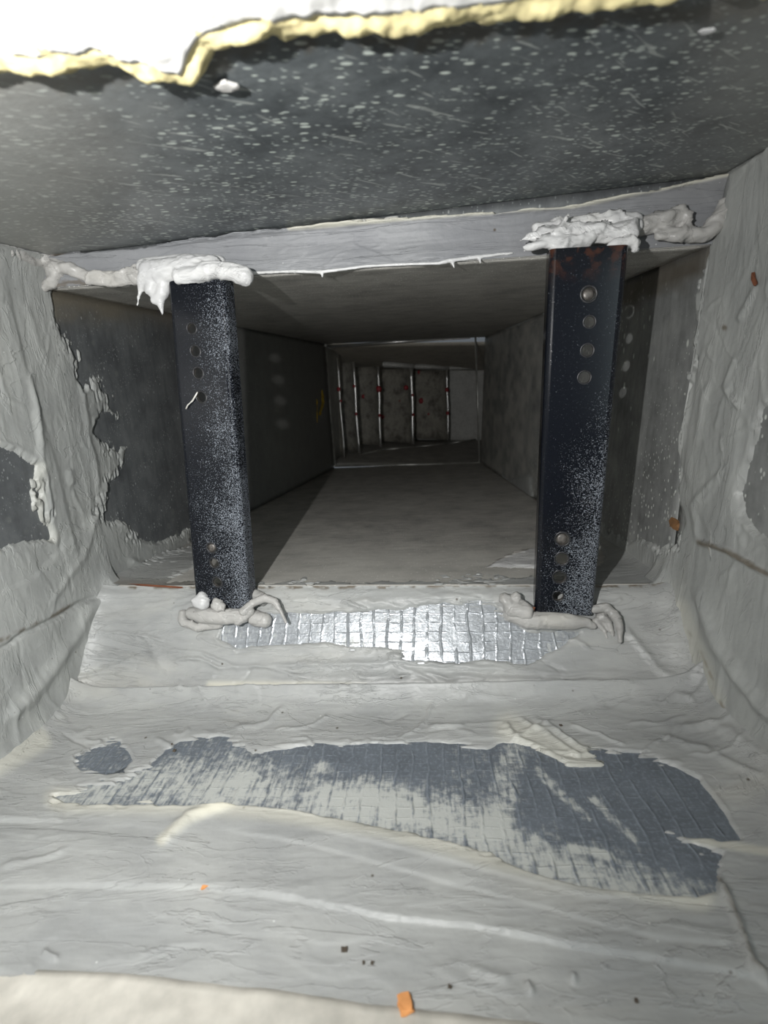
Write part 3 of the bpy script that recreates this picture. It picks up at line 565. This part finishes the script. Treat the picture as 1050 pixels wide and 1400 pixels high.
# ------------------------------------------------------------------ the two black perforated bars
def make_bar(label, tl, tr, bl, br, Yt, Yb, holes, depth, cut, seed):
    """front corners in the photograph's frame; C shaped section with rounded shoulders, punched holes through its face"""
    P = [U(*tl, Yt), U(*tr, Yt * cut), U(*bl, Yb), U(*br, Yb * cut)]
    root = empty('steel_bar', (P[2] + P[3]) / 2, label, 'bar', 'black perforated bars across the duct')
    prof = []; R = .0034; T = .0022
    def section(a, b):                          # list of points around the open C
        w = np.linalg.norm(b - a); ex = (b - a) / w; up = (P[0] - P[2]) / np.linalg.norm(P[0] - P[2]); ez = np.cross(up, ex); ez = ez if ez[1] > 0 else -ez; ez /= np.linalg.norm(ez)
        out = [(0, depth)] + [(R - R * math.cos(t), R - R * math.sin(t)) for t in np.linspace(0, math.pi / 2, 6)] + [(w - R + R * math.sin(t), R - R * math.cos(t)) for t in np.linspace(0, math.pi / 2, 6)] + [(w, depth)]
        r = R - T * .8
        inn = [(w - T, depth)] + [(w - T - r + r * math.cos(t), T + r - r * math.sin(t)) for t in np.linspace(0, math.pi / 2, 5)] + [(T + r - r * math.sin(t), T + r - r * math.cos(t)) for t in np.linspace(0, math.pi / 2, 5)] + [(T, depth)]
        return [a + ex * x + ez * y for x, y in out + inn], len(out), ex, ez, w
    bm = bmesh.new(); rings = []; NS = 24
    for i in range(NS + 1):
        t = i / NS; pts, k, *_ = section(lerp(P[2], P[0], t), lerp(P[3], P[1], t)); rings.append([bm.verts.new(p) for p in pts])
    for r0, r1 in zip(rings[:-1], rings[1:]):
        for j in range(len(r0)): bm.faces.new((r0[j], r0[(j + 1) % len(r0)], r1[(j + 1) % len(r0)], r1[j]))
    for r in (rings[0], rings[-1]):
        nO = k
        for j in range(6):   # cap as strips between outer and inner outline
            pass
        bm.faces.new(r)
    bmesh.ops.recalc_face_normals(bm, faces=bm.faces)
    me = bpy.data.meshes.new('c'); bm.to_mesh(me); bm.free(); me.materials.append(M['bar']); body = bpy.data.objects.new('c', me); COL.objects.link(body)
    pl = Plane(P[0], P[1], P[2], (0, 0, 0)); _, _, ex, ez, w = section(P[2], P[3]); cb = bmesh.new()
    axis = Vector(ez); q = axis.to_track_quat('Z', 'Y').to_matrix().to_4x4(); hc = []
    for hx, hy, r in holes:
        c = pl.hit(hx, hy); rr = r * mpp(c); hc.append((c, rr))
        bmesh.ops.create_cone(cb, cap_ends=True, segments=28, radius1=rr, radius2=rr, depth=.014, matrix=Matrix.Translation(c) @ q)
    cm = bpy.data.meshes.new('h'); cb.to_mesh(cm); cb.free(); cm.materials.append(M['screw']); cut_o = bpy.data.objects.new('h', cm); COL.objects.link(cut_o)
    bo = body.modifiers.new('b', 'BOOLEAN'); bo.operation = 'DIFFERENCE'; bo.object = cut_o; bo.solver = 'EXACT'; bo.material_mode = 'TRANSFER'
    me2 = bpy.data.meshes.new_from_object(body.evaluated_get(dg())); bpy.data.objects.remove(body); bpy.data.objects.remove(cut_o); me2.name = 'channel'
    # coordinates across (u) and up (v) the bar for the dust
    nv = len(me2.vertices); co = np.zeros(nv * 3); me2.vertices.foreach_get('co', co); co = co.reshape(-1, 3)
    upv = (P[0] - P[2]); H = np.linalg.norm(upv); upv = upv / H; vv = (co - P[2]) @ upv / H; uu = (co - P[2] - np.outer(vv * H, upv)) @ ex / w
    lv = np.zeros(len(me2.loops), dtype=np.int32); me2.loops.foreach_get('vertex_index', lv)
    ul = me2.uv_layers.new(name='UVMap'); ul.data.foreach_set('uv', np.stack([uu[lv], vv[lv]], 1).astype(np.float32).ravel())
    ra = me2.attributes.new('rusty', 'FLOAT', 'POINT'); ra.data.foreach_set('value', (ss(.93, .98, vv)*.8 if seed == 2 else ss(1.2, 1.3, vv)).astype(np.float32))
    da = me2.attributes.new('dustbase', 'FLOAT', 'POINT'); da.data.foreach_set('value', ((uu * .55 - vv * .30 - .02) if seed == 1 else (uu * .75 - vv * .95 - .02)).astype(np.float32))
    ch = link('channel', me2, M['bar'], root, smooth=False)
    nrm = pl.n
    for (c, rr), (hx, hy, r) in zip(hc, holes):
        rb = bmesh.new(); ring = []
        for i in range(28):
            a = 2 * math.pi * i / 28; dirv = ex * math.cos(a) + upv * math.sin(a)
            ring.append([rb.verts.new(c + dirv * rr * s + nrm * h) for s, h in ((1.0, -.0003), (1.04, .0002), (1.16, .00035), (1.28, .0002), (1.36, -.0003))])
        for i in range(28):
            for j in range(4): rb.faces.new((ring[i][j], ring[(i + 1) % 28][j], ring[(i + 1) % 28][j + 1], ring[i][j + 1]))
        bmobj('hole_rim', rb, M['rim'], root)
    return root, pl, ex, upv, w
LB = make_bar('narrower dusty black steel bar with punched holes, left of the two bars', (227, 376), (305, 372), (266, 822), (341, 836), .340, .337,
              [(262, 449, 6.2), (267, 480, 6.6), (271, 510, 6.6), (275, 543, 6.8), (289, 749, 6), (293, 770, 6), (297, 796, 6)], .013, .985, 1)
RB = make_bar('wider glossy black steel bar with punched holes, right of the two bars', (752, 340), (861, 334), (731, 836), (811, 842), .309, .321,
              [(805, 402, 9), (806, 440, 7), (803, 479, 7.5), (799, 516, 7.5), (769, 737, 8.5), (768, 764, 8), (765, 789, 8), (763, 815, 6.5)], .014, .985, 2)
def tube(name, pts, rads, m, parent=None, seg=8):
    bm = bmesh.new(); pts = [Vector(p) for p in pts]; rings = []
    for i, p in enumerate(pts):
        d = (pts[min(i + 1, len(pts) - 1)] - pts[max(i - 1, 0)]).normalized(); a = d.orthogonal().normalized(); b = d.cross(a)
        if rings and (rings_a @ np.array(a) < 0): a = -a; b = -b
        rings_a = np.array(a); rings.append([bm.verts.new(p + (a * math.cos(2 * math.pi * k / seg) + b * math.sin(2 * math.pi * k / seg)) * rads[i]) for k in range(seg)])
    for r0, r1 in zip(rings[:-1], rings[1:]):
        for k in range(seg): bm.faces.new((r0[k], r0[(k + 1) % seg], r1[(k + 1) % seg], r1[k]))
    bm.faces.new(rings[0]); bm.faces.new(rings[-1]); return bmobj(name, bm, m, parent)
# wire like burr beside the fourth hole of the left bar
tube('metal_burr', [LB[1].hit(x, y, .0012) for x, y in ((254, 559), (257, 554), (263, 548), (268, 540), (270, 536))], [.0005, .0006, .0006, .0006, .0004], M['burr'], LB[0])
# screw ends filling the large top hole and two lower holes of the right bar
for hx, hy, r, lift in ((805, 402, 7.5, -.002), (769, 737, 7.5, -.0012), (289, 749, 5.4, -.002)):
    rt, pl = (RB[0], RB[1]) if hx > 500 else (LB[0], LB[1])
    c = pl.hit(hx, hy, lift); bm = bmesh.new()
    bmesh.ops.create_uvsphere(bm, u_segments=20, v_segments=10, radius=r * mpp(c), matrix=Matrix.Translation(c + np.array([0, .001, 0])) @ Matrix.Diagonal((1, .35, 1, 1)))
    bmobj('screw_end', bm, M['screw'], rt)

# ------------------------------------------------------------------ insulation torn along the near plate
edge = [(-260, 150), (-120, 128), (0, 112), (50, 104), (95, 108), (120, 98), (145, 104), (165, 94), (200, 110), (225, 112), (250, 122), (272, 128), (285, 98), (298, 80), (330, 70), (355, 62), (420, 60), (525, 54), (600, 46), (700, 36), (800, 22), (850, 16), (930, 8), (1050, 2), (1200, -20), (1350, -40)]
ex_ = np.linspace(-260, 1350, 420); ey = np.interp(ex_, [e[0] for e in edge], [e[1] for e in edge]) + 4 * fbm(ex_ / 14, ex_ * 0, 3)
root = empty('insulation_edge', NC.hit(525, 40, .004), 'torn white faced yellow glass wool edge along the top of the near plate', 'insulation')
def band(name, k0, k1, lift0, lift1, m, amp, rows=16):
    V = np.zeros((len(ex_), rows, 3))
    e0 = np.array([NC.hit(x, y, .003) for x, y in zip(ex_, ey)])
    for j in range(rows):
        t = j / (rows - 1); y = k0 + (k1 - k0) * t; P = e0.copy(); P[:, 1] -= y
        prof = math.sin(min(1, t * 2.2) * math.pi / 2)
        P[:, 2] = e0[:, 2] - (lift0 + (lift1 - lift0) * prof); V[:, j] = P
    V[..., 2] += amp * fbm(V[..., 0] * 160, V[..., 1] * 160, 4) + amp * 1.5 * fbm(V[..., 0] * 40, V[..., 1] * 40, 2)
    me = gridmesh(name, V); o = link(name, me, m, root); so = o.modifiers.new('t', 'SOLIDIFY'); so.thickness = .003; return o
band('glass_wool', -.001, .018, -.003, .0018, M['yellow'], .0019)
band('facing', .0125, .115, .0022, .0040, M['facing'], .0009, 60)
# small torn bits on the plate
for i, (x, y, r, l) in enumerate(((310, 118, 13, 'grey torn paper scrap hanging below the insulation edge'), (968, 42, 8, 'pale sealant dab near the top right of the plate'))):
    p = NC.hit(x, y, .0015); bm = bmesh.new(); rr = r * mpp(p)
    bmesh.ops.create_icosphere(bm, subdivisions=4, radius=rr, matrix=Matrix.Translation(p) @ Matrix.Diagonal((1.4, .8, .25, 1)))
    for v in bm.verts: v.co += Vector((fbm(np.array([v.co.x * 300]), np.array([v.co.y * 300]))[0] * rr * .5, fbm(np.array([v.co.x * 300 + 9]), np.array([v.co.y * 300]))[0] * rr * .5, 0))
    o = bmobj('torn_scrap' if i == 0 else 'sealant_dab', bm, M['sealant_grey' if i == 0 else 'sealant_white']); tagit(o, l, 'scrap' if i == 0 else 'sealant')

# pale board edge under the near floor's front
x0, x1 = NL[0] - .02, NR[0] + .02
Vb = np.zeros((200, 40, 3)); fx = np.linspace(-600, 1500, 200); fyb = np.interp(fx, [-900, 0, 150, 300, 450, 525, 600, 900, 1500], [1280, 1340, 1346, 1361, 1380, 1391, 1400, 1436, 1500])
e0 = np.array([NF.hit(x, y - 10, 0) for x, y in zip(fx, fyb)])
for j in range(40): Vb[:, j] = e0 + np.array([0, -.0025 * j, .0002])
Vb[..., 2] += .0016 * fbm(Vb[..., 0] * 50, Vb[..., 1] * 90, 4)
o = link('backing_board', gridmesh('backing_board', Vb), M['board']); tagit(o, 'pale beige board edge at the bottom left, in front of the grey floor', 'board'); o.modifiers.new('t', 'SOLIDIFY').thickness = .002

# ------------------------------------------------------------------ far frame and the elbow with turning vanes
def bar3(name, a, b, wid, dep, m, parent, up=None):
    a, b = Vector(a), Vector(b); d = (b - a).normalized(); s = d.cross(Vector((0, 1, 0))).normalized(); t = Vector((0, 1, 0)); bm = bmesh.new(); rings = []
    for p in (a, b): rings.append([bm.verts.new(p + s * wid * i + t * dep * j) for i, j in ((-.5, -.5), (.5, -.5), (.5, .5), (-.5, .5))])
    for k in range(4): bm.faces.new((rings[0][k], rings[0][(k + 1) % 4], rings[1][(k + 1) % 4], rings[1][k]))
    bm.faces.new(rings[0]); bm.faces.new(rings[1]); bmesh.ops.bevel(bm, geom=bm.edges[:], offset=wid * .2, segments=2, affect='EDGES')
    return bmobj(name, bm, m, parent)
fr = empty('duct_flange', (Blf + Brf) / 2, 'thin bright metal flange frame around the far end of the duct', 'frame')
q = [U(445, 474, 1.285), U(650, 461, 1.285), U(655.5, 633, 1.285), U(458, 637, 1.285)]
bar3('rail', q[0] + [0.004, 0, 0], q[1] - [.012, 0, 0], .0060, .012, M['bright_edge'], fr); bar3('rail', q[1], q[2], .0035, .012, M['rail'], fr)
bar3('rail', q[3], q[2], .0045, .012, M['rail'], fr); bar3('rail', q[0], q[3], .0035, .012, M['rail'], fr)
bar3('rail', U(438, 468, 1.27), U(645, 456, 1.27), .0030, .010, M['rail'], fr)
# elbow shell
q2 = [U(447, 474, 1.30), U(651, 461, 1.30), U(655, 633, 1.30), U(460, 636, 1.30)]
zt, zb2 = q2[0][2], q2[3][2]; ztb, zbb = U(600, 506, 1.9)[2], U(600, 603, 1.9)[2]
def P3(x, y, z): return np.array([x, y, z])
XL, XR, YB = q2[0][0], q2[1][0] + .01, 1.95
sheet('ceiling.002', P3(-1.3, 1.30, zt), P3(XR + .3, 1.30, zt + .01), P3(XR + .3, YB, ztb), P3(-1.3, YB, ztb), M['galv_elbow'], 12, 12, 'ceiling of the elbow')
sheet('floor.002', P3(-1.3, 1.30, zb2), P3(XR + .3, 1.30, zb2), P3(XR + .3, YB, zbb), P3(-1.3, YB, zbb), M['galv_inner'], 12, 12, 'floor of the elbow')
sheet('wall_back', P3(-1.3, YB, zb2), P3(XR + .3, YB, zb2), P3(XR + .3, YB, zt + .01), P3(-1.3, YB, zt), M['outer_panel'], 12, 12, 'outer end panel of the elbow')
sheet('wall_right.002', P3(XR + .02, 1.30, zb2), P3(XR + .3, YB, zb2), P3(XR + .3, YB, zt + .01), P3(XR + .02, 1.30, zt + .01), M['outer_panel'], 12, 12, 'right side of the elbow')
sheet('wall_left.002', P3(XL - .004, 1.30, zb2), P3(XL + .003, 1.52, zb2), P3(XL + .003, 1.52, zt), P3(XL - .004, 1.30, zt), M['outer_panel'], 6, 6, 'left side of the elbow throat')
vs = [((461, 489), (471, 628), 1.42), ((483, 494), (491, 622), 1.50), ((517, 500), (520.5, 613), 1.60), ((562.5, 503), (565, 609), 1.70), ((611, 505), (613, 604), 1.80)]
lab = ['leftmost turning vane, set nearest the frame', 'second turning vane from the left in the elbow', 'middle turning vane of the five in the elbow', 'fourth turning vane from the left in the elbow', 'rightmost turning vane beside the pale outer panel']
dabs = [[(463, 532, 2.5), (466, 548, 1.6)], [(484, 528, 2.0), (487, 566, 1.8)], [(518, 532, 3.8), (519, 568, 2.0), (497, 542, 2.6)], [(564, 540, 1.6), (565, 567, 1.8), (555, 530, 3), (523, 570, 2.6), (547, 548, 1.4)], [(611, 533, 2.5), (612, 565, 2.4), (576, 548, 3.4), (573, 509, 2.4), (586, 566, 1.6)]]
prevx = None
for i, (t_, b_, Yv) in enumerate(vs):
    a = U(*t_, Yv); b = U(*b_, Yv); b[2] += .004; gap = .12 if i == 0 else abs(a[0] - prevx) + (.085 if i < 4 else .16); prevx = a[0]
    root = empty('turning_vane', b, lab[i], 'vane', 'turning vanes in the elbow'); n = 14; V = np.zeros((n, 10, 3))
    for k in range(n):
        s = k / (n - 1) * math.pi / 2
        for j in range(10):
            e = lerp(b, a, j / 9); V[k, j] = e + np.array([-gap + gap * math.cos(s), min(gap, .11) * math.sin(s), 0])
    me = gridmesh('blade', V); o = link('blade', me, M['vane_plate'], root); so = o.modifiers.new('t', 'SOLIDIFY'); so.thickness = .002
    wv = [.0035, .0075, .0075, .0105, .0065][i]
    tube('leading_edge', [lerp(b, a, s) + np.array([math.sin(s * 9 + i) * .001, 0, 0]) for s in np.linspace(0.0, .995, 9)], [wv * .5 * (1 + .25 * math.sin(j * 2.3 + i)) for j in range(9)], M['bright_edge'], root)
    for dx, dy, r in dabs[i]:
        yy = Yv - .006 if abs(dx - t_[0]) < 8 else Yv + gap * .55
        c = U(dx, dy, yy); 
        if abs(dx - t_[0]) >= 8:      # put it on the curved blade
            for s in np.linspace(.05, 1.5, 60):
                pt = lerp(b, a, .5) + np.array([-gap + gap * math.cos(s), min(gap, .11) * math.sin(s), 0]); qx, _ = project(pt)
                if qx <= dx: c = U(dx, dy, pt[1] - .004); break
        bm = bmesh.new(); bmesh.ops.create_icosphere(bm, subdivisions=2, radius=r * mpp(c), matrix=Matrix.Translation(c) @ Matrix.Diagonal((1, .35, 1.15, 1)))
        for v in bm.verts: v.co += Vector((random.uniform(-1, 1), 0, random.uniform(-1, 1))) * r * mpp(c) * .12
        bmobj('paint_dab', bm, M['red_paint'], root)
# rails that hold the vanes
ra = empty('vane_rail', U(560, 610, 2.1), 'pale lower rail under the turning vanes', 'rail')
pts = [U(x, y, Y) for x, y, Y in ((474, 629, 1.44), (495, 622, 1.52), (523, 614.5, 1.62), (567, 611, 1.72), (614, 606, 1.82), (650, 601, 1.9))]
for a, b in zip(pts[:-1], pts[1:]):
    a = a.copy(); b = b.copy(); bar3('strip', a, b, .006, .012, M['rail'], ra)
rt_ = empty('vane_rail', U(560, 500, 2.1), 'pale upper rail above the turning vanes', 'rail')
pts = [U(x, y, Y) for x, y, Y in ((474, 489, 1.44), (495, 494, 1.52), (523, 498, 1.62), (567, 501, 1.72), (614, 503, 1.82), (650, 503, 1.9))]
for a, b in zip(pts[2:-1], pts[3:]): bar3('strip', a, b, .016, .012, M['outer_panel'], rt_)
# yellowish stain lump on the far left wall
glob('sealant_smear', [path(lambda x, y: WL.hit(x, y, .001), [(440, 535, 2.5), (441, 552, 3), (437, 566, 2)]), path(lambda x, y: WL.hit(x, y, .001), [(433, 545, 1.5), (434, 578, 1.5)])], M['yellow2'] if 'yellow2' in M else plain('ochre', (.75, .50, .06), .7), 'yellow smear on the left wall just before the far frame', .003, .002)

# ------------------------------------------------------------------ chips, flakes and grit
def chip(name, p, nrm, sx, sy, sz, m, label, cat, rot=0.0, group=None, rnd=.18):
    bm = bmesh.new(); bmesh.ops.create_cube(bm, size=1); bmesh.ops.subdivide_edges(bm, edges=bm.edges[:], cuts=1, use_grid_fill=True)
    for v in bm.verts: v.co = Vector((v.co.x * sx, v.co.y * sy, v.co.z * sz)) + Vector((random.uniform(-1, 1) * sx, random.uniform(-1, 1) * sy, random.uniform(-1, 1) * sz)) * rnd
    bmesh.ops.bevel(bm, geom=bm.edges[:], offset=min(sx, sy, sz) * .08, segments=1, affect='EDGES')
    q = Vector(nrm).to_track_quat('Z', 'Y').to_matrix().to_4x4(); bmesh.ops.transform(bm, matrix=q @ Matrix.Rotation(rot, 4, 'Z'), verts=bm.verts)
    o = bmobj(name, bm, m, None, False); o.location = Vector(p); return tagit(o, label, cat, group)
def onf(x, y, l): return NF.hit(x, y, l)
chip('brick_chip', onf(554, 1373, .0030), NF.n, .0050, .0044, .002, M['orange'], 'orange brick chip at the bottom centre of the near floor', 'chip', .1)
chip('orange_flake', onf(281, 1210, .0026), NF.n, .0028, .0036, .0010, M['orange'], 'small orange flake on the grey sealant left of centre', 'flake', .3)
chip('brown_flake', WR.hit(922, 716, .0006), WR.n, .010, .006, .0012, M['brown'], 'brown flake on the right wall beside the sealant edge', 'flake', .0)
chip('rust_flake', WR.hit(1031, 382, .0035), WR.n, .002, .0065, .0012, M['rust'], 'small rusty flake stuck high on the right wall sealant', 'flake', .6)
chip('rust_strip', ST.hit(212, 801, .0012), ST.n, .034, .0012, .0012, M['rust'], 'rusty line of bare steel edge at the lip left of the left bar', 'rust', .0, None, .25)
chip('rust_strip', ST.hit(728, 832, .012), ST.n, .003, .002, .002, M['rust'], 'tiny rusty spot at the foot of the right bar', 'rust')
for i, (x, y, s) in enumerate(((471, 1298, 1.5), (537, 1181, 1.1), (495, 1192, .9), (238, 1026, 1.2), (235, 1017, .7), (418, 1156, .8), (767, 992, 1.3), (963, 980, .9), (604, 962, .9), (615, 1349, .9), (509, 1316, .8), (497, 1316, .7), (870, 1368, .8), (262, 1176, .6), (663, 1190, .8), (692, 960, .8))):
    gl = 'dark crumb of grit ' + ['right of the orange flake, one of the larger', 'just below the dull foil patch, centre', 'left of the crumb below the foil patch', 'at the left tip of the dull foil patch', 'tiny one above the left foil tip', 'below the foil, straight under its middle left', 'on the dragged sealant above the foil, right of centre', 'at the far right by the wall foot', 'in the crease below the step, centre', 'above and right of the brick chip', 'right one of two small ones above the bottom edge', 'left one of two small ones above the bottom edge', 'at the bottom right', 'tiny one left of the orange flake', 'right of centre under the pale smear', 'in the crease below the right bar'][i]
    tagit(chip('grit', onf(x, y, .0022), NF.n, .0014 * s, .0012 * s, .0008 * s, M['grit'], None, None, random.random() * 3), gl, 'grit', 'crumbs of grit on the near floor')
for i, (x, y) in enumerate(((548, 1071), (440, 1342), (330, 1330))):
    pass
